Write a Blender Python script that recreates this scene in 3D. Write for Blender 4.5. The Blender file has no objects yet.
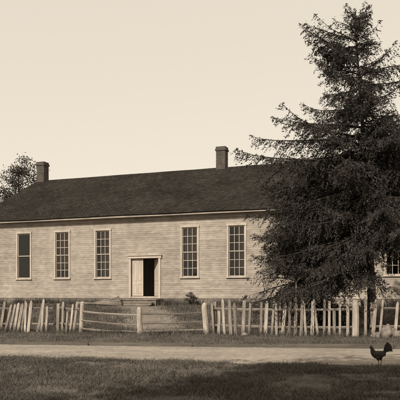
import bpy, math, random
import numpy as np
from mathutils import Vector, Matrix, noise
random.seed(7); rng=np.random.default_rng(7)
S=bpy.context.scene
F=640.0; EYE=1.6
# ------------------------------------------------------------ helpers
def sep(v,w=1.0):
    return (v, v*(1-0.145*w), v*(1-0.29*w), 1)
def link_obj(ob,parent=None):
    S.collection.objects.link(ob)
    if parent: ob.parent=parent
    return ob
def mesh_obj(name,verts,faces,mat=None,parent=None,smooth=False):
    me=bpy.data.meshes.new(name); me.from_pydata([tuple(v) for v in verts],[],faces); me.update()
    if smooth:
        me.polygons.foreach_set('use_smooth',[True]*len(me.polygons))
    ob=bpy.data.objects.new(name,me)
    if mat: me.materials.append(mat)
    return link_obj(ob,parent)
def quads_obj(name,V,mat,parent=None,n=4):
    V=np.asarray(V,dtype=np.float32).reshape(-1,3); k=len(V)//n
    me=bpy.data.meshes.new(name)
    me.vertices.add(len(V)); me.vertices.foreach_set('co',V.ravel())
    me.loops.add(len(V)); me.loops.foreach_set('vertex_index',np.arange(len(V),dtype=np.int32))
    me.polygons.add(k); me.polygons.foreach_set('loop_start',np.arange(0,len(V),n,dtype=np.int32))
    me.polygons.foreach_set('loop_total',np.full(k,n,dtype=np.int32))
    me.update(calc_edges=True); me.validate()
    me.materials.append(mat)
    return link_obj(bpy.data.objects.new(name,me),parent)
def empty(name,loc=(0,0,0),rz=0):
    e=bpy.data.objects.new(name,None); e.location=loc; e.rotation_euler=(0,0,rz); e.empty_display_size=.3
    return link_obj(e)
class MB:
    def __init__(s): s.v=[]; s.f=[]
    def box(s,x0,x1,y0,y1,z0,z1,M=None,jit=0):
        b=len(s.v)
        P=[(x,y,z) for z in (z0,z1) for y in (y0,y1) for x in (x0,x1)]
        for p in P:
            p=Vector(p)
            if jit: p+=Vector((random.uniform(-jit,jit),random.uniform(-jit,jit),random.uniform(-jit,jit)))
            s.v.append(M@p if M else p)
        for q in ((0,2,3,1),(4,5,7,6),(0,1,5,4),(1,3,7,5),(3,2,6,7),(2,0,4,6)): s.f.append([b+i for i in q])
    def poly(s,pts):
        b=len(s.v); s.v+= [Vector(p) for p in pts]; s.f.append(list(range(b,b+len(pts))))
    def prism(s,pts2,y0,y1,M=None):
        b=len(s.v); n=len(pts2)
        for y in (y0,y1):
            for (x,z) in pts2:
                p=Vector((x,y,z)); s.v.append(M@p if M else p)
        s.f.append([b+i for i in range(n)]); s.f.append([b+n+i for i in range(n)][::-1])
        for i in range(n):
            j=(i+1)%n; s.f.append([b+j,b+i,b+n+i,b+n+j])
    def tube(s,pts,rad,seg=8,cap=True):
        b=len(s.v); n=len(pts); pts=[Vector(p) for p in pts]
        for i,p in enumerate(pts):
            d=(pts[min(i+1,n-1)]-pts[max(i-1,0)]).normalized()
            a=d.cross(Vector((0.3,1,0.1)));
            if a.length<.1: a=d.cross(Vector((1,0,0)))
            a.normalize(); c=d.cross(a)
            for k in range(seg):
                t=2*math.pi*k/seg; s.v.append(p+(a*math.cos(t)+c*math.sin(t))*rad[i])
        for i in range(n-1):
            for k in range(seg):
                k2=(k+1)%seg; s.f.append([b+i*seg+k,b+i*seg+k2,b+(i+1)*seg+k2,b+(i+1)*seg+k])
        if cap:
            s.f.append([b+k for k in range(seg)][::-1]); s.f.append([b+(n-1)*seg+k for k in range(seg)])
    def obj(s,name,mat,parent=None,smooth=False): return mesh_obj(name,s.v,s.f,mat,parent,smooth)
# ------------------------------------------------------------ materials
def mat(name,lo,hi,scale=4,stretch=(1,1,1),rough=.85,bump=.3,bscale=None,detail=6,w=1.0,fine=None,rnd=0,spec=.25,bdist=.02):
    m=bpy.data.materials.new(name); m.use_nodes=True; N=m.node_tree.nodes; L=m.node_tree.links
    b=N['Principled BSDF']; b.inputs['Roughness'].default_value=rough
    b.inputs['Specular IOR Level'].default_value=spec
    tc=N.new('ShaderNodeTexCoord'); mp=N.new('ShaderNodeMapping'); mp.inputs['Scale'].default_value=stretch
    L.new(tc.outputs['Object'],mp.inputs['Vector'])
    n=N.new('ShaderNodeTexNoise'); n.inputs['Scale'].default_value=scale; n.inputs['Detail'].default_value=detail; n.inputs['Roughness'].default_value=.65
    L.new(mp.outputs[0],n.inputs['Vector'])
    r=N.new('ShaderNodeValToRGB'); r.color_ramp.elements[0].position=.32; r.color_ramp.elements[1].position=.68
    r.color_ramp.elements[0].color=sep(lo,w); r.color_ramp.elements[1].color=sep(hi,w)
    L.new(n.outputs['Fac'],r.inputs['Fac']); col=r.outputs['Color']
    if fine:
        n2=N.new('ShaderNodeTexNoise'); n2.inputs['Scale'].default_value=fine[0]; n2.inputs['Detail'].default_value=4
        mp2=N.new('ShaderNodeMapping'); mp2.inputs['Scale'].default_value=fine[2] if len(fine)>2 else (1,1,1)
        L.new(tc.outputs['Object'],mp2.inputs['Vector']); L.new(mp2.outputs[0],n2.inputs['Vector'])
        mr=N.new('ShaderNodeMapRange'); mr.inputs[1].default_value=.3; mr.inputs[2].default_value=.7
        mr.inputs[3].default_value=1-fine[1]; mr.inputs[4].default_value=1+fine[1]
        L.new(n2.outputs['Fac'],mr.inputs[0])
        v=N.new('ShaderNodeVectorMath'); v.operation='SCALE'; L.new(col,v.inputs[0]); L.new(mr.outputs[0],v.inputs['Scale']); col=v.outputs[0]
    if rnd:
        g=N.new('ShaderNodeNewGeometry'); mr=N.new('ShaderNodeMapRange'); mr.inputs[3].default_value=1-rnd; mr.inputs[4].default_value=1+rnd
        L.new(g.outputs['Random Per Island'],mr.inputs[0])
        v=N.new('ShaderNodeVectorMath'); v.operation='SCALE'; L.new(col,v.inputs[0]); L.new(mr.outputs[0],v.inputs['Scale']); col=v.outputs[0]
    L.new(col,b.inputs['Base Color'])
    if bump:
        bn=N.new('ShaderNodeTexNoise'); bn.inputs['Scale'].default_value=bscale or scale*6; bn.inputs['Detail'].default_value=4
        L.new(mp.outputs[0],bn.inputs['Vector'])
        bb=N.new('ShaderNodeBump'); bb.inputs['Strength'].default_value=bump; bb.inputs['Distance'].default_value=bdist
        L.new(bn.outputs['Fac'],bb.inputs['Height']); L.new(bb.outputs[0],b.inputs['Normal'])
    return m
M_wall=mat('weathered_clapboard',.25,.355,.5,(1,1,.8),bump=.2,fine=(7,.20,(.35,1,.8)),rnd=.10,bscale=20)
M_trim=mat('trim_paint',.36,.50,2,(1,1,.4),bump=.15,rnd=.08)
M_trimdark=mat('grey_trim',.16,.25,2,(1,1,.4),bump=.15)
M_cloth=mat('window_blind',.34,.46,3,bump=0)
M_int=mat('interior_plaster',.25,.35,2,bump=0)
M_stone=mat('foundation_stone',.11,.22,2.5,bump=.6,rnd=.2)
M_wood=mat('grey_weathered_wood',.14,.26,3,(1,1,.35),bump=.5,rnd=.28,fine=(30,.2,(1,1,.1)))
M_woodL=mat('pale_fence_wood',.18,.36,4,(1,1,.3),bump=.4,rnd=.42,fine=(18,.3,(1,1,.15)))
M_rail=mat('rail_wood',.12,.22,3,(.3,1,1),bump=.5,rnd=.35)
M_post=mat('whitewashed_post',.28,.42,3,(1,1,.4),bump=.5,fine=(12,.25,(1,1,.3)))
M_bark=mat('spruce_bark',.025,.06,5,(1,1,.3),bump=.8)
M_ground=mat('grass_ground',.05,.125,.55,bump=.7,bscale=14,fine=(9,.35),bdist=.05,detail=7)
M_road=mat('dirt_road',.20,.32,.9,(.5,1,1),bump=.6,bscale=16,fine=(7,.22),bdist=.04,detail=7)
M_path=mat('plank_edging',.07,.15,3,(.2,1,1),bump=.5,rnd=.3)
def leafmat(name,lo,hi,sc=1.2):
    return mat(name,lo,hi,sc,bump=0,rnd=.4,rough=.7,w=1.0,detail=3)
M_needle=leafmat('spruce_needles',.022,.052)
M_leaf=leafmat('leaves',.035,.07)
M_grass=leafmat('grass_blades',.05,.14,.5)
M_weed=leafmat('weeds',.04,.12,.9)
# roof shingles
M_roof=mat('roof_shingles',.022,.040,.35,bump=0,rough=.95,fine=(5,.22,(1,.35,.35)),spec=.05)
N=M_roof.node_tree.nodes;L=M_roof.node_tree.links
tc=N.new('ShaderNodeTexCoord'); br=N.new('ShaderNodeTexBrick'); br.inputs['Scale'].default_value=1
br.inputs['Color1'].default_value=(.65,.65,.65,1); br.inputs['Color2'].default_value=(1.3,1.3,1.3,1); br.inputs['Mortar'].default_value=(.3,.3,.3,1)
br.inputs['Brick Width'].default_value=.26; br.inputs['Row Height'].default_value=.17; br.inputs['Mortar Size'].default_value=.014
L.new(tc.outputs['UV'],br.inputs['Vector'])
bb=N.new('ShaderNodeBump'); bb.inputs['Strength'].default_value=.8; bb.inputs['Distance'].default_value=.03
bsdf=N['Principled BSDF']; old=bsdf.inputs['Base Color'].links[0].from_socket
vm=N.new('ShaderNodeVectorMath'); vm.operation='MULTIPLY'; L.new(old,vm.inputs[0]); L.new(br.outputs['Color'],vm.inputs[1]); L.new(vm.outputs[0],bsdf.inputs['Base Color'])
L.new(br.outputs['Fac'],bb.inputs['Height']); bb.invert=True; L.new(bb.outputs[0],bsdf.inputs['Normal'])
M_brick=mat('chimney_brick',.06,.11,3,bump=.5,fine=(14,.3))
# glass
M_glass=bpy.data.materials.new('window_glass'); M_glass.use_nodes=True; N=M_glass.node_tree.nodes;L=M_glass.node_tree.links
N.remove(N['Principled BSDF']); a=N.new('ShaderNodeBsdfTransparent'); a.inputs[0].default_value=(.75,.70,.62,1)
g=N.new('ShaderNodeBsdfGlossy'); g.inputs['Roughness'].default_value=.04; fr=N.new('ShaderNodeFresnel'); fr.inputs[0].default_value=1.6
nz=N.new('ShaderNodeTexNoise'); nz.inputs['Scale'].default_value=3; bp=N.new('ShaderNodeBump'); bp.inputs['Strength'].default_value=.15
tcg=N.new('ShaderNodeTexCoord');L.new(tcg.outputs['Object'],nz.inputs['Vector']);L.new(nz.outputs['Fac'],bp.inputs['Height']);L.new(bp.outputs[0],g.inputs['Normal'])
mx=N.new('ShaderNodeMixShader'); L.new(fr.outputs[0],mx.inputs[0]);L.new(a.outputs[0],mx.inputs[1]);L.new(g.outputs[0],mx.inputs[2]);L.new(mx.outputs[0],N['Material Output'].inputs[0])
# ------------------------------------------------------------ terrain
F0=Vector((-8.1,26)); FU=Vector((.9625,-.2713)).normalized(); FN=Vector((-FU.y,FU.x))
GZ=.80
def fpt(t,d=0):
    p=F0+FU*t+FN*d; return p.x,p.y
def sm(a): a=max(0,min(1,a)); return a*a*(3-2*a)
def roadA(x): return 18.7-.137*x
def roadB(x): return 14.9-.25*x
def ground(x,y):
    d=(Vector((x,y))-F0).dot(FN)
    z=GZ*sm((d-.3)/10.5)
    k=.05*noise.noise(Vector((x*.25,y*.25,0)))+.02*noise.noise(Vector((x*1.1,y*1.1,4)))
    if roadB(x)-.5<y<roadA(x)+.3: k*=.1
    if abs(d)<60 and y>-30: z+=k
    dA=y-roadA(x)
    z+= .10*sm((dA-.05)/.12)*(1-sm((dA-3)/3))
    return z
def axis(lo,hi,step,far):
    a=list(np.arange(lo,hi+1e-6,step)); s=step; v=a[-1]; u=a[0]; R=[];Lf=[]
    while v<far: s*=1.35; v+=s; R.append(v); u-=s; Lf.append(u)
    return Lf[::-1]+a+R
XS=axis(-16,16,.25,2500); YS=axis(6,40,.22,2500)
V=[(x,y,ground(x,y)) for y in YS for x in XS]; nx=len(XS)
Fc=[[j*nx+i,j*nx+i+1,(j+1)*nx+i+1,(j+1)*nx+i] for j in range(len(YS)-1) for i in range(nx-1)]
mesh_obj('ground',V,Fc,M_ground,smooth=True)
def redge(x): return .35*noise.noise(Vector((x*.6,3,3)))+.25*noise.noise(Vector((x*2.3,1,9)))
V=[];Fc=[];K=14;xs=list(np.arange(-70,70.01,.2))
for x in xs:
    for k in range(K+1):
        f=k/K; b=roadB(x)+redge(x); a=roadA(x)-.02
        y=b+(a-b)*f
        rut=-.02*math.exp(-((f-.35)/.05)**2)-.02*math.exp(-((f-.7)/.05)**2)
        V.append((x,y,ground(x,y)+.03+.012*math.sin(f*math.pi)+rut*.6+.006*noise.noise(Vector((x*3,y*3,0))) - (.03 if k in(0,) else 0)))
for i in range(len(xs)-1):
    for k in range(K): a=i*(K+1)+k; Fc.append([a,a+K+1,a+K+2,a+1])
mesh_obj('dirt_road',V,Fc,M_road,smooth=True)
mb=MB(); x=-40
while x<40:
    l=random.uniform(2.5,4); y0=roadA(x)+.02;y1=roadA(x+l)+.02
    ang=math.atan2(y1-y0,l); M=Matrix.Translation((x,y0,random.uniform(-.03,.005)))@Matrix.Rotation(ang+random.gauss(0,.008),4,'Z')@Matrix.Rotation(random.gauss(0,.008),4,'Y')
    mb.box(.02,l-.03,0,.06,-.05,.12,M,.012); x+=l
mb.obj('plank_kerb',M_path)
# ------------------------------------------------------------ meeting house
TH=math.atan2(-.352,.936)
H=empty('meeting_house',(-16.08,44.75,1.1),TH)
HI=Matrix.Translation((-16.08,44.75,1.1))@Matrix.Rotation(TH,4,'Z'); HInv=HI.inverted()
LEN=33.2; W0=.4; DEP=16.2; BH=.13; ZB=.32; NR=38; ZT=ZB+BH*NR
ops=[]
wins=[1.5,4.5,7.5,10.52,16.52,19.5,22.5,28.5,31.6]; doors=[13.5,25.5]; HW=.50
for c in wins: ops.append((c-HW,c+HW,9,32))
for c in doors: ops.append((c-.95,c+.95,-1,18))
mb=MB(); BO=.013
for r in range(NR):
    z=ZB+r*BH; iv=[(W0,LEN)]
    for (a,b,r0,r1) in ops:
        if r0<=r<r1:
            o=[]
            for (p,q) in iv:
                if b<=p or a>=q: o.append((p,q))
                else:
                    if a>p:o.append((p,a))
                    if b<q:o.append((b,q))
            iv=o
    for (p,q) in iv:
        x=p
        while x<q-1e-4:
            e=min(q,x+random.uniform(2.2,5))
            if q-e<.5:e=q
            dz=random.uniform(-.005,.005); w0=BO+random.uniform(-.004,.006); w1=BO+random.uniform(-.004,.006)
            b=len(mb.v); ee=e-(.004 if e<q else 0)
            for X,ww in ((x,w0),(ee,w1)):
                mb.v+= [Vector((X,-ww,z+dz)),Vector((X,-.004,z+BH+.004)),Vector((X,.05,z+BH+.004)),Vector((X,.05,z+dz))]
            mb.f+= [[b,b+4,b+5,b+1],[b+3,b+7,b+4,b],[b,b+1,b+2,b+3],[b+4,b+7,b+6,b+5]]
            x=e
mb.obj('front_clapboards',M_wall,H)
mb=MB()
xsb=sorted(set([W0,LEN]+[o[0] for o in ops]+[o[1] for o in ops]))
for i in range(len(xsb)-1):
    a,b=xsb[i],xsb[i+1]; o=[q for q in ops if abs(q[0]-a)<1e-6 and abs(q[1]-b)<1e-6]
    if not o: mb.box(a,b,.055,.16,0,ZT)
    else:
        z0=max(0,ZB+o[0][2]*BH); z1=ZB+o[0][3]*BH
        if o[0][2]>0: mb.box(a,b,.055,.16,0,z0)
        mb.box(a,b,.055,.16,z1,ZT)
mb.obj('wall_frame',M_wall,H)
RZ=9.66; RY=8.07
mb=MB()
for xx,sg in ((W0,1),(LEN,-1)):
    z=ZB
    while z<RZ-.3:
        if z<ZT-.01: y0,y1=.16,DEP
        else:
            f=(z+BH-ZT)/(RZ-.25-ZT); y0=RY*f+.1; y1=DEP-RY*f
        if y1-y0<.1: break
        b=len(mb.v)
        for Y in (y0,y1): mb.v+=[Vector((xx-sg*.026,Y,z)),Vector((xx-sg*.004,Y,z+BH)),Vector((xx+sg*.1,Y,z+BH)),Vector((xx+sg*.1,Y,z))]
        mb.f+=[[b,b+4,b+5,b+1],[b+3,b+7,b+4,b],[b+2,b+6,b+7,b+3],[b,b+1,b+2,b+3],[b+4,b+7,b+6,b+5]]
        z+=BH
mb.box(W0,LEN,DEP,DEP+.1,0,ZT)
mb.obj('side_and_back_walls',M_wall,H)
mb=MB(); mb.box(W0+.12,LEN-.12,.2,DEP-.02,.1,.28); mb.box(W0+.12,LEN-.12,3.0,3.1,.28,ZT); mb.box(W0+.12,LEN-.12,.2,DEP-.02,ZT-.1,ZT-.02)
mb.obj('interior',M_int,H)
mb=MB(); x=W0
while x<LEN:
    l=min(random.uniform(.5,1.1),LEN-x)
    mb.box(x,x+l-.015,-.03,.2,-.9,ZB-.16+random.uniform(-.01,.01),None,.008); x+=l
for xx in (W0+.03,LEN-.15): mb.box(xx,xx+.1,.2,DEP,-.9,ZB-.01)
mb.box(W0,LEN,DEP-.1,DEP+.08,-.9,-.005)
mb.obj('foundation',M_stone,H)
mb=MB()
for a,b in ((W0,12.4),(14.6,24.4),(26.6,LEN)): mb.box(a,b,-.05,.05,ZB-.15,ZB-.003)
for xx in (W0-.03,LEN-.15): mb.box(xx,xx+.18,-.045,-.028,ZB,ZT-.24)
mb.box(W0-.03,LEN+.03,-.05,-.029,ZT-.235,ZT+.02)
mb.box(W0-.35,LEN+.35,-.36,-.051,ZT+.0,ZT+.05)
mb.box(W0-.36,LEN+.36,-.42,-.362,ZT-.03,ZT+.11)
mb.obj('cornice_and_trim',M_wall,H)
def rz(y): return ZT+.115+(RZ-ZT-.115)*(y+.47)/(RY+.47)
me=bpy.data.meshes.new('roof')
nxr=60;nyr=14;V=[];Fc=[];UV=[]
for sside in (0,1):
    b=len(V)
    for j in range(nyr+1):
        for i in range(nxr+1):
            x=-.02+(LEN+.44)*i/nxr; y=-.47+(RY+.47)*j/nyr
            sag=.035*noise.noise(Vector((x*.3,y*.4,sside)))-.05*math.sin(j/nyr*math.pi)
            if i in(0,nxr) : sag*=.3
            Z=rz(y)+sag; UV.append((x,j/nyr*9.5))
            V.append((x,y if sside==0 else 2*RY-y,Z))
    for j in range(nyr):
        for i in range(nxr):
            a=b+j*(nxr+1)+i; q=[a,a+1,a+nxr+2,a+nxr+1]; Fc.append(q if sside==0 else q[::-1])
me.from_pydata(V,[],Fc); uv=me.uv_layers.new(name='UVMap')
for l in me.loops: uv.data[l.index].uv=UV[l.vertex_index]
me.materials.append(M_roof); ob=bpy.data.objects.new('roof',me); link_obj(ob,H)
so=ob.modifiers.new('s','SOLIDIFY'); so.thickness=.06; so.offset=-1
mb=MB()
for xx in (-.02,LEN+.36):
    for k in (0,1):
        y0,y1=(-.45,RY) if k==0 else (2*RY+.45,RY)
        z0=rz(-.45)-.08; z1=RZ-.08
        b=len(mb.v)
        for (X) in (xx,xx+.05):
            mb.v+=[Vector((X,y0,z0)),Vector((X,y1,z1)),Vector((X,y1,z1-.2)),Vector((X,y0,z0-.16))]
        mb.f+=[[b,b+1,b+2,b+3],[b+4,b+7,b+6,b+5],[b,b+4,b+5,b+1],[b+2,b+6,b+7,b+3],[b,b+3,b+7,b+4]]
mb.obj('rake_boards',M_trimdark,H)
def chimney(nm,x):
    mb=MB(); z=RZ-.7; i=0
    while z<RZ+1.42:
        g=.07 if z>RZ+1.1 else (.02 if i%2 else .012)
        if z>RZ+1.3: g=.03
        mb.box(x-.33-g,x+.33+g,RY-.33-g,RY+.33+g,z,z+.068,None,.006); z+=.075; i+=1
    mb.box(x-.33,x+.33,RY-.33,RY+.33,RZ-.7,RZ+1.38)
    mb.obj(nm,M_brick,H)
chimney('chimney',.45); chimney('chimney_b',15.86); chimney('chimney_c',LEN-.6)
mf=MB(); mg=MB(); mbl=MB()
for wi,c in enumerate(wins):
    z0=ZB+9*BH; z1=ZB+32*BH; a=c-HW; b=c+HW
    mf.box(a-.1,a+.0,-.055,.03,z0-.02,z1+.02); mf.box(b,b+.1,-.055,.03,z0-.02,z1+.02)
    mf.box(a-.13,b+.13,-.07,.03,z1+.022,z1+.13); mf.box(a-.14,b+.14,-.10,.03,z0-.09,z0-.022)
    for k,(s0,s1,yy) in enumerate(((z0,(z0+z1)/2+.02,.05),((z0+z1)/2-.02,z1,.015))):
        mf.box(a,a+.05,yy,yy+.03,s0,s1); mf.box(b-.05,b,yy,yy+.03,s0,s1)
        mf.box(a+.05,b-.05,yy+.001,yy+.031,s0,s0+.05); mf.box(a+.05,b-.05,yy+.001,yy+.031,s1-.05,s1)
        if wi==1: rows,cols=(1,1)
        else: rows,cols=(3,3)
        for q in range(1,cols):
            X=a+.05+(b-a-.1)*q/cols; mf.box(X-.015,X+.015,yy+.004,yy+.026,s0+.05,s1-.05)
        for q in range(1,rows):
            Z=s0+.05+(s1-s0-.1)*q/rows; mf.box(a+.05,b-.05,yy+.002,yy+.028,Z-.015,Z+.015)
        for p in range(cols):
            for q in range(rows):
                X0=a+.05+(b-a-.1)*p/cols;X1=a+.05+(b-a-.1)*(p+1)/cols;Z0=s0+.05+(s1-s0-.1)*q/rows;Z1=s0+.05+(s1-s0-.1)*(q+1)/rows
                t=random.uniform(-.006,.006);u=random.uniform(-.006,.006)
                mg.poly([(X0,yy+.016+t,Z0),(X1,yy+.016-t,Z0),(X1,yy+.016+u,Z1),(X0,yy+.016-u,Z1)])
    if wi not in (1,):
        w={0:.5,2:.9,3:.62,4:.9,5:.5,6:.4}.get(wi,.4)
        zt=z1; zb={2:z0+.7,3:z0,4:z0+1.0,5:z0+.2}.get(wi,z0)
        n=int((zt-zb)/.06)
        for q in range(n):
            Z=zb+q*.06
            xa,xb=(b-2*HW*w,b)
            mbl.poly([(xa,.13,Z),(xb,.13,Z),(xb,.16,Z+.05),(xa,.16,Z+.05)])
mf.obj('window_frames',M_trim,H); mg.obj('window_panes',M_glass,H); mbl.obj('window_blinds',M_cloth,H)
mf=MB(); md=MB()
for di,c in enumerate(doors):
    z1=ZB+18*BH; a=c-.95;b=c+.95
    mf.box(a-.14,a,-.07,.05,ZB-.15,z1+.01); mf.box(b,b+.14,-.07,.05,ZB-.15,z1+.01)
    mf.box(a-.2,b+.2,-.1,.05,z1+.012,z1+.17); mf.box(a-.24,b+.24,-.16,.05,z1+.172,z1+.21)
    mf.box(a,b,.0,.3,ZB-.14,ZB-.03)
    def leaf(M,w):
        md.box(0,w,0,.04,ZB,z1-.02,M)
        for sd_ in (0,1):
            ya,yb=(-.016,-.001) if sd_==0 else (.041,.056)
            for (p,q) in ((.12,w/2-.04),(w/2+.04,w-.12)):
                for (r,s) in ((.15,.75),(.95,2.15)):
                    md.box(p,q,ya,yb,ZB+r,ZB+r+.03,M); md.box(p,q,ya,yb,ZB+s-.03,ZB+s,M)
                    md.box(p,p+.03,ya,yb,ZB+r+.031,ZB+s-.031,M); md.box(q-.03,q,ya,yb,ZB+r+.031,ZB+s-.031,M)
    leaf(Matrix.Translation((a+.01,.08,0)),.78 if di==0 else .93)
    if di==0: leaf(Matrix.Translation((b-.02,.14,0))@Matrix.Rotation(math.radians(132),4,'Z'),.93)
    else: leaf(Matrix.Translation((c+.01,.08,0)),.93)
mf.obj('door_frames',M_trim,H); md.obj('door_leaves',M_trim,H)
mb=MB()
for di,c in enumerate(doors):
    for k in range(8):
        y=-1.25+k*.142; mb.box(c-1.35,c+1.35,y,y+.134,.08,.13,None,.004)
    mb.box(c-1.3,c+1.3,-1.2,-1.15,-.5,.078)
    for s in (-1,1): mb.box(c+s*1.28-.03,c+s*1.28+.03,-1.14,-.1,-.5,.078)
    for k,(zz) in enumerate((-.06,-.20)):
        y=-1.26-.32*(k+1); mb.box(c-1.2,c+1.2,y,y+.31,zz-.04,zz,None,.006); mb.box(c-1.15,c+1.15,y+.03,y+.06,-.6,zz-.042)
mb.obj('door_steps',M_wood,H)
P=empty('plank_pile'); mb=MB()
for k in range(6):
    M=HI@Matrix.Translation((11.2+.12*k,-1.5-.22*k,.0-.03*k))@Matrix.Rotation(math.radians(-8+6*k),4,'Z')@Matrix.Rotation(math.radians(-11+3*k),4,'Y')
    mb.box(-1.4,1.3,0,.2,-.02,.03,M,.01)
mb.obj('planks',M_wood,P)
def pathc(f):
    a=Vector((-1.7,23.9)); b=Vector((HI@Vector((13.5,-1.8,0))).xy); m=Vector((-1.9,30))
    return a*(1-f)**2+m*2*f*(1-f)+b*f*f
V=[];Fc=[];n=60;K=10
for i in range(n+1):
    c=pathc(i/n); wd=1.5+.5*noise.noise(Vector((i*.15,0,0)))+1.6*sm((i/n-.7)/.3)
    for k in range(K+1):
        q=(k/K*2-1); x=c.x+q*wd+.2*noise.noise(Vector((i*.3,q,1))); y=c.y
        V.append((x,y,ground(x,y)+.022-.03*abs(q)**3))
for i in range(n):
    for k in range(K): a=i*(K+1)+k; Fc.append([a,a+1,a+K+2,a+K+1])
mesh_obj('dirt_path',V,Fc,mat('path_soil',.12,.22,.9,bump=.6,bscale=16,fine=(6,.3)),smooth=True)
def on_path(x,y):
    for i in range(0,21):
        c=pathc(i/20)
        if abs(c.y-y)<.6: return abs(x-c.x)<1.0+1.4*sm((i/20-.7)/.3)+random.gauss(0,.35)
    return False
# ------------------------------------------------------------ fences
def picket(mb,t,h,w,lean,leany,d=0,z0=-.05,flat=False):
    x,y=fpt(t,d); M=Matrix.Translation((x,y,ground(x,y)))@Matrix.Rotation(math.atan2(FU.y,FU.x),4,'Z')@Matrix.Rotation(lean,4,'Y')@Matrix.Rotation(leany,4,'X')
    if flat: pts=[(-w/2,z0),(w/2,z0),(w/2,h-random.uniform(0,.06)),(-w/2,h)]
    else: pts=[(-w/2,z0),(w/2,z0),(w/2,h-w*.8),(w*.12,h),(-w*.12,h),(-w/2,h-w*.8)]
    mb.prism(pts,-.012,.012,M)
def rail(mb,t0,t1,z0,z1,d,th=.035,hh=.045):
    n=max(2,int((t1-t0)/.6)); pts=[]
    for i in range(n+1):
        f=i/n; x,y=fpt(t0+(t1-t0)*f,d); pts.append(Vector((x,y,ground(x,y)+z0+(z1-z0)*f-.03*math.sin(f*math.pi)+random.uniform(-.012,.012))))
    mb.tube(pts,[hh*random.uniform(.85,1.15) for _ in pts],5)
def post(mb,t,h,w=.07,lean=0,d=.06,round_=False,ly=0):
    x,y=fpt(t,d); M=Matrix.Translation((x,y,ground(x,y)))@Matrix.Rotation(math.atan2(FU.y,FU.x),4,'Z')@Matrix.Rotation(lean,4,'Y')@Matrix.Rotation(ly,4,'X')
    if round_:
        pts=[];rad=[]
        for z,r in ((-.2,1.1),(.0,1.05),(.2,.98),(h*.35,1.02),(h*.6,.93),(h-.15,.95),(h-.05,.85),(h,.5)): pts.append(M@Vector((random.uniform(-.012,.012),random.uniform(-.012,.012),z))); rad.append(w*r*random.uniform(.95,1.05))
        mb.tube(pts,rad,9)
    else: mb.box(-w,w,-w,w,-.2,h,M,.008)
def section(name,t0,t1,sp,hh,gaps=(),lean0=0,skip=.04,lv=.04):
    P=empty(name); mb=MB(); t=t0; drift=0
    while t<t1:
        drift=drift*.8+random.gauss(0,lv*.5)
        if not any(a<t<b for a,b in gaps) and random.random()>skip:
            hv=hh*random.uniform(.90,1.04)
            if random.random()<.10: hv*=random.uniform(.68,.85)
            picket(mb,t,hv,random.uniform(.075,.125),lean0+drift+random.gauss(0,lv*.7),random.gauss(0,.025),flat=random.random()<.4)
        t+=sp*random.uniform(.78,1.22)
    mb.obj('pickets',M_woodL,P)
    mr=MB(); rail(mr,t0-.1,t1+.1,.38,.34,.06); rail(mr,t0-.1,t1+.1,1.0,.96,.06); mr.obj('rails',M_rail,P)
    mp=MB(); t=t0
    while t<t1+.3: post(mp,t,1.2*random.uniform(.95,1.05),.06,random.gauss(0,.03),.17); t+=2.4
    mp.obj('posts',M_wood,P)
    return P
section('picket_fence',-9.5,2.25,.19,1.30,lean0=.04,lv=.07,skip=.06)
section('picket_fence',2.75,3.4,.2,1.22,lean0=.12)
section('picket_fence',8.95,13.9,.215,1.32,lean0=-.01,lv=.045)
section('picket_fence',14.6,26,.24,1.3,gaps=((15.0,15.3),),lv=.06)
P=empty('rail_fence'); mb=MB()
for z0,z1 in ((.18,.10),(.50,.36),(.86,.74)): rail(mb,3.6,6.05,z0,z1,.0+random.uniform(-.03,.03),.022,random.uniform(.026,.04))
for z0,z1 in ((.14,.22),(.44,.52),(.78,.84)): rail(mb,6.0,8.6,z0,z1,.0+random.uniform(-.03,.03),.022,random.uniform(.026,.04))
mb.obj('rails',M_rail,P)
mb=MB(); post(mb,3.56,1.25,.09,.04,.06,True); post(mb,6.03,1.05,.105,-.02,.0,True)
mb.obj('posts',M_post,P)
mb=MB(); post(mb,8.68,1.2,.11,-.10,.02,True); mb.obj('gate_post',M_post)
mb=MB(); post(mb,14.02,1.28,.125,.0,-.05,True); mb.obj('gate_post',M_post)
mb=MB(); post(mb,14.35,1.42,.045,.01,.05,False); mb.obj('fence_post',M_woodL)
mb=MB(); post(mb,11.7,2.0,.04,.0,2.2,True); mb.obj('wooden_pole',M_wood)
def boulder(name,x,y,sx,sy,sz,seed,m=None):
    V=[];Fc=[];A=28;B=16
    for j in range(B+1):
        ph=math.pi*j/B
        for i in range(A):
            th=2*math.pi*i/A; v=Vector((math.sin(ph)*math.cos(th),math.sin(ph)*math.sin(th),math.cos(ph)))
            k=1+.45*noise.noise(v*1.5+Vector((seed,0,0)))+.16*noise.noise(v*4+Vector((0,seed,0)))
            V.append((x+v.x*sx*k,y+v.y*sy*k,ground(x,y)+sz*.6+v.z*sz*k))
    for j in range(B):
        for i in range(A): i2=(i+1)%A; Fc.append([j*A+i,j*A+i2,(j+1)*A+i2,(j+1)*A+i])
    mesh_obj(name,V,Fc,m or M_post,smooth=True)
x,y=fpt(15.1,-.25); boulder('boulder',x,y,.24,.2,.26,1,M_rail)
x,y=fpt(15.4,-.3); boulder('boulder',x,y,.16,.14,.15,12,M_stone)
x,y=fpt(14.7,-.35); boulder('boulder',x,y,.16,.15,.12,5,M_stone)
x,y=fpt(10.2,-.5); boulder('boulder',x,y,.12,.1,.07,8,M_stone)
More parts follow.
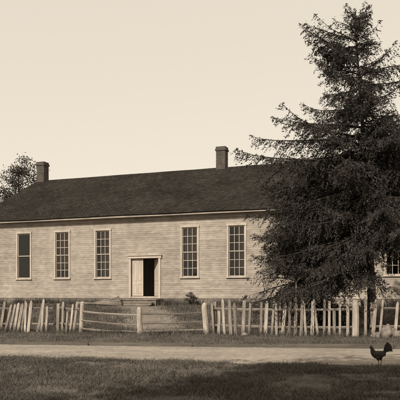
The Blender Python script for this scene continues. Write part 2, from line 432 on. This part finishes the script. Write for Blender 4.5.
# ------------------------------------------------------------ vegetation
def rand_quads(C,L,W,down=0.0,D=None,spread=1.0):
    n=len(C); r=rng.normal(size=(n,3))*spread
    if D is not None: r=r*0.45+D
    r[:,2]-=down; r/=np.linalg.norm(r,axis=1)[:,None]+1e-9
    s=np.cross(r,rng.normal(size=(n,3))); s/=np.linalg.norm(s,axis=1)[:,None]+1e-9
    L=L*rng.uniform(.6,1.3,(n,1)); W=W*rng.uniform(.6,1.3,(n,1))
    a=C-r*L*.5; b=C+r*L*.5; m=C
    return np.stack([a,m+s*W*.5,b,m-s*W*.5],axis=1)
def spruce(name,base,height,prof,seed,zmin=.25,r0=.22,lean=(0,0),dz=.36,per=5,drop=.12,dens=1.0,ql=.125,qw=.034,elb=0.0,zmf=None):
    R=random.Random(seed); P=empty(name,(0,0,0)); bx,by=base; bz=ground(bx,by)
    def tr(h):
        f=h/height; return Vector((bx+lean[0]*f+.12*math.sin(f*5)*f,by+lean[1]*f+.1*math.sin(f*4),bz+h))
    mb=MB(); n=16
    mb.tube([tr(height*i/n-.2*(i==0)) for i in range(n+1)],[r0*(1.35 if i==0 else 1)*(1-i/n)**.95+.008 for i in range(n+1)],12)
    Q=[]; h=zmin*height
    while h<height*.985:
        for k in range(per):
            f=h/height
            if R.random()<drop+.14*sm((f-.6)/.2): continue
            az=R.uniform(0,2*math.pi)
            if zmf and f<zmf(az): continue
            Lm=prof(f,az)*R.choice((.45,.65,.8,.92,1.0,1.0,1.06))*R.uniform(.88,1.06)
            if Lm<.15: continue
            hh=h+R.uniform(-.18,.18); o=tr(min(hh,height*.99)); out=Vector((math.cos(az),math.sin(az),0)); side=Vector((-out.y,out.x,0))
            el=-.16+elb+.62*f**1.8+R.uniform(-.12,.12); dr=.34*(1-f*.7)+R.uniform(-.06,.1)
            bend=R.uniform(-.25,.25); wv=R.uniform(0,6)
            def pt(s): return o+out*(Lm*s)+side*(bend*Lm*s*s)+Vector((0,0,Lm*(el*s-dr*s*s+.22*s**3.5)+.05*math.sin(wv+s*7)*s))
            m=8; mb.tube([pt(i/m) for i in range(m+1)],[ (.008+.011*Lm)*(1-i/m)+.004 for i in range(m+1)],5,False)
            s=.10 if f<.9 else .02
            thin=R.random()<.25
            while s<1.0:
                p0=pt(s); p1=pt(min(1,s+.03)); tdir=(p1-p0).normalized() if s<.99 else out
                for sg in (-1,1):
                    if R.random()<(.35 if thin else .08): continue
                    l=min(1.1,.13+.40*Lm*(1.02-s)*min(1,s*3+.3))*R.uniform(.5,1.35)
                    d=(tdir*R.uniform(.5,.95)+side*sg*R.uniform(.6,1.0)+Vector((0,0,R.uniform(-.7,.05)))).normalized()
                    k=max(2,int(l/.045*dens)); u=np.linspace(.05,1,k)[:,None]
                    C=np.array(p0)[None,:]+np.array(d)[None,:]*l*u; C[:,2]-=(.3*l*u[:,0]**2)
                    C=np.repeat(C,2,axis=0); C+=rng.normal(size=C.shape)*.024
                    C[:,2]-=np.abs(rng.normal(size=len(C)))*.05
                    Q.append(rand_quads(C,ql,qw,.3,np.array(d)[None,:]*.8))
                s+=.10/Lm*R.uniform(.8,1.25)
            C=np.array(pt(.99))[None,:]+rng.normal(size=(8,3))*.04; Q.append(rand_quads(C,ql,qw,0,np.array(out)[None,:]))
        h+=dz*R.uniform(.7,1.3)
    u=rng.uniform(.9,1.0,260); C=np.array([tr(height*q) for q in u])+rng.normal(size=(260,3))*.03; Q.append(rand_quads(C,ql*.8,qw*.8,-.8))
    mb.obj('trunk_and_limbs',M_bark,P,True)
    quads_obj('needles',np.concatenate(Q),M_needle,P)
    return P
def interp(f,tab):
    for i in range(len(tab)-1):
        if tab[i][0]<=f<=tab[i+1][0]:
            k=(f-tab[i][0])/(tab[i+1][0]-tab[i][0]); return tab[i][1]*(1-k)+tab[i+1][1]*k
    return tab[-1][1]
def prof_main(f,az):
    left=interp(f,[(0,3.3),(.25,4.5),(.36,5.2),(.46,5.5),(.52,5.1),(.57,3.7),(.61,4.1),(.66,2.8),(.72,1.8),(.80,2.2),(.88,1.7),(.95,.9),(1,.3)])
    right=interp(f,[(0,3),(.3,3.8),(.5,3.4),(.65,2.6),(.8,1.9),(.9,1.3),(1,.3)])
    c=(math.cos(az)+1)/2; v=left*(1-c)+right*c
    return v*(1+.14*math.sin(3*az+f*19)+.08*math.sin(f*41+az))
bx,by=6.62,24.4
spruce('spruce_tree',(bx,by),12.3,prof_main,3,zmin=.20,r0=.17,lean=(-.62,0),dz=.30,per=7,drop=.06,zmf=lambda az: .27 if math.cos(az)>-.3 else .2)
def prof_2(f,az): return interp(f,[(0,1.7),(.25,2.6),(.5,2.5),(.75,1.9),(.9,1.0),(1,.2)])*(1+.22*math.sin(3*az+f*15))
spruce('spruce_tree',(4.4,26.6),7.0,prof_2,11,zmin=.06,r0=.09,lean=(.2,0),dz=.26,per=7,drop=.08)
def leafy(name,x,y,h,cr,cz,seed,nclump=90,per=260,leaf=.13,r0=.22,m=None,sz=1.0,sig=.33):
    R=random.Random(seed); r=np.random.default_rng(seed); P=empty(name); z=ground(x,y); mb=MB()
    mb.tube([(x,y,z-.3),(x,y,z+.3),(x+.1*min(1,h/5),y,z+h*.35),(x+.2*min(1,h/5),y,z+h*.6),(x,y,z+h*.9)],[r0*1.4,r0,r0*.8,r0*.5,.03*min(1,h/5)],10)
    Q=[];cz_=z+cz
    for k in range(nclump):
        v=Vector((R.gauss(0,1),R.gauss(0,1),R.gauss(0,1))).normalized()*R.uniform(.35,1)**.6
        c=Vector((x+v.x*cr,y+v.y*cr,cz_+v.z*(h-cz)*sz))
        if c.z<z+.15: c.z=z+.15+R.random()*.2
        st=Vector((x,y,z+min(h*.75,max(h*.22,(c.z-z)*.6))))
        mid=(st+c)/2+Vector((0,0,-.05*h)); mb.tube([st,mid,c],[r0*.22,r0*.14,.01],5,False)
        sg=sig*cr*.55*R.uniform(.6,1.2); C=np.array(c)[None,:]+r.normal(size=(per,3))*np.array([sg,sg,sg*.6])
        Q.append(rand_quads(C,leaf,leaf*.6,.1))
    mb.obj('trunk_and_limbs',M_bark,P,True); q=np.concatenate(Q); quads_obj('leaves',q,m or M_leaf,P); return P
leafy('deciduous_tree',-18.5,65,15.2,2.2,11.0,5,nclump=44,per=190,leaf=.2,sig=.42)
leafy('maple_tree',-3.7,-.8,14.5,3.9,10.3,21,nclump=130,per=280,leaf=.30)
leafy('maple_tree',1.6,-2.2,13.8,3.9,9.8,22,nclump=130,per=280,leaf=.30)
def hw(t,d):
    p=HI@Vector((t,-d,0)); return p.x,p.y
x,y=hw(16.9,1.0); leafy('shrub',x,y,.85,.4,.4,31,nclump=14,per=90,leaf=.09,r0=.02,m=M_weed)
Q=[]
for k in range(420):
    a=random.uniform(math.radians(-15),math.radians(195)); d=random.uniform(150,200); c=np.array([d*math.cos(a),d*math.sin(a),random.uniform(1,9)+3*noise.noise(Vector((a*6,0,0)))])
    C=c[None,:]+rng.normal(size=(70,3))*np.array([3.4,3.4,2.2]); C[:,2]=np.maximum(C[:,2],1.0); Q.append(rand_quads(C,1.5,1.0))
quads_obj('distant_trees',np.concatenate(Q),M_leaf)
def blades(name,pts,h,w,m,lean=.5):
    n=len(pts); P=np.array(pts,dtype=float); hh=h*rng.uniform(.4,1.35,(n,1))
    az=rng.uniform(0,2*np.pi,n); s=np.stack([np.cos(az),np.sin(az),np.zeros(n)],1); l=rng.normal(size=(n,3))*lean; l[:,2]=0
    up=np.array([[0,0,1.0]]); ww=w*rng.uniform(.6,1.4,(n,1))
    a=P-s*ww/2; b=P+s*ww/2; t=P+up*hh+l*hh
    return quads_obj(name,np.stack([a,b,t],1),m,n=3)
def scatter(n,x0,x1,y0,y1,cond,clump=.5):
    out=[]
    while len(out)<n:
        x=random.uniform(x0,x1); y=random.uniform(y0,y1)
        k=noise.noise(Vector((x*.8,y*.8,7)))+.6*noise.noise(Vector((x*2.7,y*2.7,2)))
        if k*clump+random.random()<.45: continue
        if abs(x)>y*.36+1.5: continue
        if cond(x,y): out.append((x,y,ground(x,y)-.005))
    return out
def fd(x,y): return (Vector((x,y))-F0).dot(FN)
near=scatter(140000,-8,8,8.5,17.5,lambda x,y: y<roadB(x)+redge(x)+abs(random.gauss(0,.3))-.1,1.0)
blades('near_grass',near,.065,.011,M_grass,.8)
verge=scatter(40000,-12,12,16,28,lambda x,y: roadA(x)+.12<y and fd(x,y)<.4,.9)
blades('verge_grass',verge,.08,.012,M_grass,.5)
yard=scatter(80000,-22,20,20,47,lambda x,y: fd(x,y)>.2 and (HInv@Vector((x,y,0))).y<-.1 and not on_path(x,y),.9)
blades('yard_grass',yard,.14,.022,M_grass,.5)
w=[]
for k in range(16000):
    t=random.uniform(-6,22)
    if noise.noise(Vector((t*1.1,0,0)))+random.random()*.5<.12: continue
    x,y=fpt(t,random.gauss(.05,.2)); w.append((x,y,ground(x,y)))
blades('fence_weeds',w,.27,.014,M_weed,.4)
w=[]
for k in range(22000):
    t=random.uniform(0,LEN)
    if noise.noise(Vector((t*.7,5,0)))+random.random()*.5<.15 or any(abs(t-c)<1.4 for c in doors): continue
    x,y=hw(t,abs(random.gauss(0,.5))+.1); w.append((x,y,ground(x,y)))
blades('wall_weeds',w,.42,.03,M_weed,.35)
mb=MB()
for k in range(500):
    x=random.uniform(-8,8); y=random.uniform(roadB(x),roadA(x)); s=random.uniform(.004,.014)
    M=Matrix.Translation((x,y,ground(x,y)+.035))@Matrix.Rotation(random.random()*6,4,'Z'); mb.box(-s,s,-s*.7,s*.7,-s,s*.7,M,s*.3)
mb.obj('road_pebbles',M_road)
# ------------------------------------------------------------ rooster
def rooster(x,y,rz_):
    P=empty('rooster',(x,y,ground(x,y)+.035),rz_)
    Md=mat('rooster_feathers',.012,.04,18,(1,1,2),bump=.6,rough=.6,bscale=60)
    Mc=mat('rooster_comb',.12,.2,10,bump=.3); Ml=mat('rooster_legs',.15,.24,20,bump=.3)
    sp=[(.15,.275,.018,.02),(.125,.268,.045,.045),(.08,.25,.07,.07),(.02,.228,.088,.088),(-.045,.222,.09,.095),(-.095,.245,.072,.08),(-.122,.285,.055,.06),(-.135,.325,.042,.046),(-.142,.358,.031,.036),(-.15,.384,.026,.028),(-.166,.395,.024,.024),(-.185,.392,.013,.013),(-.192,.39,.006,.006)]
    V=[];Fc=[];n=14
    for i,(px,pz,ry,rzz) in enumerate(sp):
        a=Vector((sp[max(i-1,0)][0],0,sp[max(i-1,0)][1]));b=Vector((sp[min(i+1,len(sp)-1)][0],0,sp[min(i+1,len(sp)-1)][1])); d=(b-a).normalized(); up=Vector((-d.z,0,d.x))
        for k in range(n):
            t=2*math.pi*k/n; V.append(Vector((px,0,pz))+up*math.sin(t)*rzz+Vector((0,1,0))*math.cos(t)*ry)
    for i in range(len(sp)-1):
        for k in range(n): k2=(k+1)%n; Fc.append([i*n+k,i*n+k2,(i+1)*n+k2,(i+1)*n+k])
    Fc.append(list(range(n))[::-1]); Fc.append([(len(sp)-1)*n+k for k in range(n)])
    o=mesh_obj('body',V,Fc,Md,P,True); sb=o.modifiers.new('s','SUBSURF'); sb.levels=sb.render_levels=2
    for sg in (-1,1):
        mb=MB(); pts=[(-.06,.25),(-.02,.275),(.05,.275),(.11,.25),(.15,.215),(.09,.19),(.02,.175),(-.04,.2)]
        mb.v.append(Vector((.02,sg*.105,.23)))
        for p in pts: mb.v.append(Vector((p[0],sg*(.075 if p[0]<.1 else .055),p[1])))
        for k in range(8): mb.f.append([0,1+k,1+(k+1)%8])
        mb.obj('wing',Md,P,True)
    mb=MB()
    for k in range(30):
        f=k/29; yy=(random.random()-.5)*.07; H1=.04+.14*random.random(); L1=.03+.085*f
        c=[Vector((.10+ .01*f,yy*.4,.265)),Vector((.135+L1*.25,yy*.8,.28+H1*.8)),Vector((.15+L1*.7,yy,.28+H1*(1.2-.2*f))),Vector((.16+L1*1.15,yy*1.2,.28+H1*(1.0-.5*f)))]
        wd=[.018,.024,.020,.003]
        fine=[]
        for j in range(10):
            u=j/9*3; i=min(2,int(u)); q=u-i; fine.append((c[i].lerp(c[i+1],q),wd[i]*(1-q)+wd[i+1]*q))
        b=len(mb.v)
        for j,(p,w_) in enumerate(fine):
            d=(fine[min(j+1,9)][0]-fine[max(j-1,0)][0]).normalized(); nrm=Vector((-d.z,0,d.x)); mb.v+=[p+nrm*w_,p-nrm*w_]
        for j in range(9): mb.f.append([b+2*j,b+2*j+2,b+2*j+3,b+2*j+1])
    mb.obj('tail',Md,P,True)
    mb=MB(); ml=MB()
    for sg,ox in ((-1,-.02),(1,.035)):
        mb.tube([(ox,sg*.045,.2),(ox+.0,sg*.05,.145),(ox+.015,sg*.05,.10)],[.05,.04,.014],8)
        ml.tube([(ox+.015,sg*.05,.115),(ox+.02,sg*.05,.095),(ox+.005,sg*.05,.012)],[.010,.010,.008],6)
        for a in (-.5,0,.5):
            ml.tube([(ox+.005,sg*.05,.012),(ox-.03*math.cos(a),sg*.05+.03*math.sin(a),.01),(ox-.06*math.cos(a),sg*.05+.06*math.sin(a),.002)],[.006,.006,.002],5)
        ml.tube([(ox+.005,sg*.05,.012),(ox+.04,sg*.05,.003)],[.005,.002],5)
    mb.obj('thighs',Md,P,True); ml.obj('legs',Ml,P,True)
    mc=MB()
    mc.prism([(-.185,.402),(-.19,.425),(-.178,.416),(-.172,.438),(-.162,.42),(-.152,.438),(-.145,.418),(-.13,.428),(-.135,.395),(-.16,.40)],-.005,.005)
    mc.prism([(-.188,.384),(-.175,.38),(-.172,.352),(-.182,.345),(-.19,.36)],-.009,.009); mc.obj('comb_and_wattles',Mc,P)
    mk=MB(); mk.tube([(-.183,0,.392),(-.2,0,.389),(-.213,0,.38)],[.010,.007,.001],6)
    for sg in (-1,1): mk.tube([(-.168,sg*.0215,.399),(-.168,sg*.026,.399)],[.005,.003],6)
    mk.obj('beak_and_eyes',Ml,P)
rooster(3.87,13.85,math.radians(-14))
# ------------------------------------------------------------ light
az_dir=Vector((-.52,-.80)).normalized(); EL=math.radians(39)
sd=Vector((az_dir.x*math.cos(EL),az_dir.y*math.cos(EL),math.sin(EL)))
l=bpy.data.lights.new('sun','SUN'); l.energy=4.6; l.angle=math.radians(.5); l.color=(1,.94,.84)
so=bpy.data.objects.new('sun',l); so.rotation_euler=sd.to_track_quat('Z','Y').to_euler(); so.location=(0,0,30); link_obj(so)
w=bpy.data.worlds.new('World'); S.world=w; w.use_nodes=True; N=w.node_tree.nodes;L=w.node_tree.links
sk=N.new('ShaderNodeTexSky'); sk.sky_type='NISHITA'; sk.sun_disc=False; sk.sun_elevation=EL; sk.sun_rotation=math.atan2(az_dir.x,az_dir.y)
bw=N.new('ShaderNodeRGBToBW'); L.new(sk.outputs[0],bw.inputs[0])
pw=N.new('ShaderNodeMath'); pw.operation='POWER'; pw.inputs[1].default_value=.15; L.new(bw.outputs[0],pw.inputs[0])
sc=N.new('ShaderNodeVectorMath'); sc.operation='SCALE'; sc.inputs[0].default_value=(7.15,6.4,5.3); L.new(pw.outputs[0],sc.inputs['Scale'])
L.new(sc.outputs[0],N['Background'].inputs['Color']); N['Background'].inputs['Strength'].default_value=.1
# ------------------------------------------------------------ camera
cd=bpy.data.cameras.new('camera'); cd.sensor_width=36; cd.lens=36*F/400; cd.shift_y=93/400; cd.clip_end=6000; cd.clip_start=.1
co=bpy.data.objects.new('camera',cd); co.location=(0,0,EYE); co.rotation_euler=(math.pi/2,0,0); link_obj(co); S.camera=co
S.view_settings.view_transform='Standard'; S.view_settings.look='None'
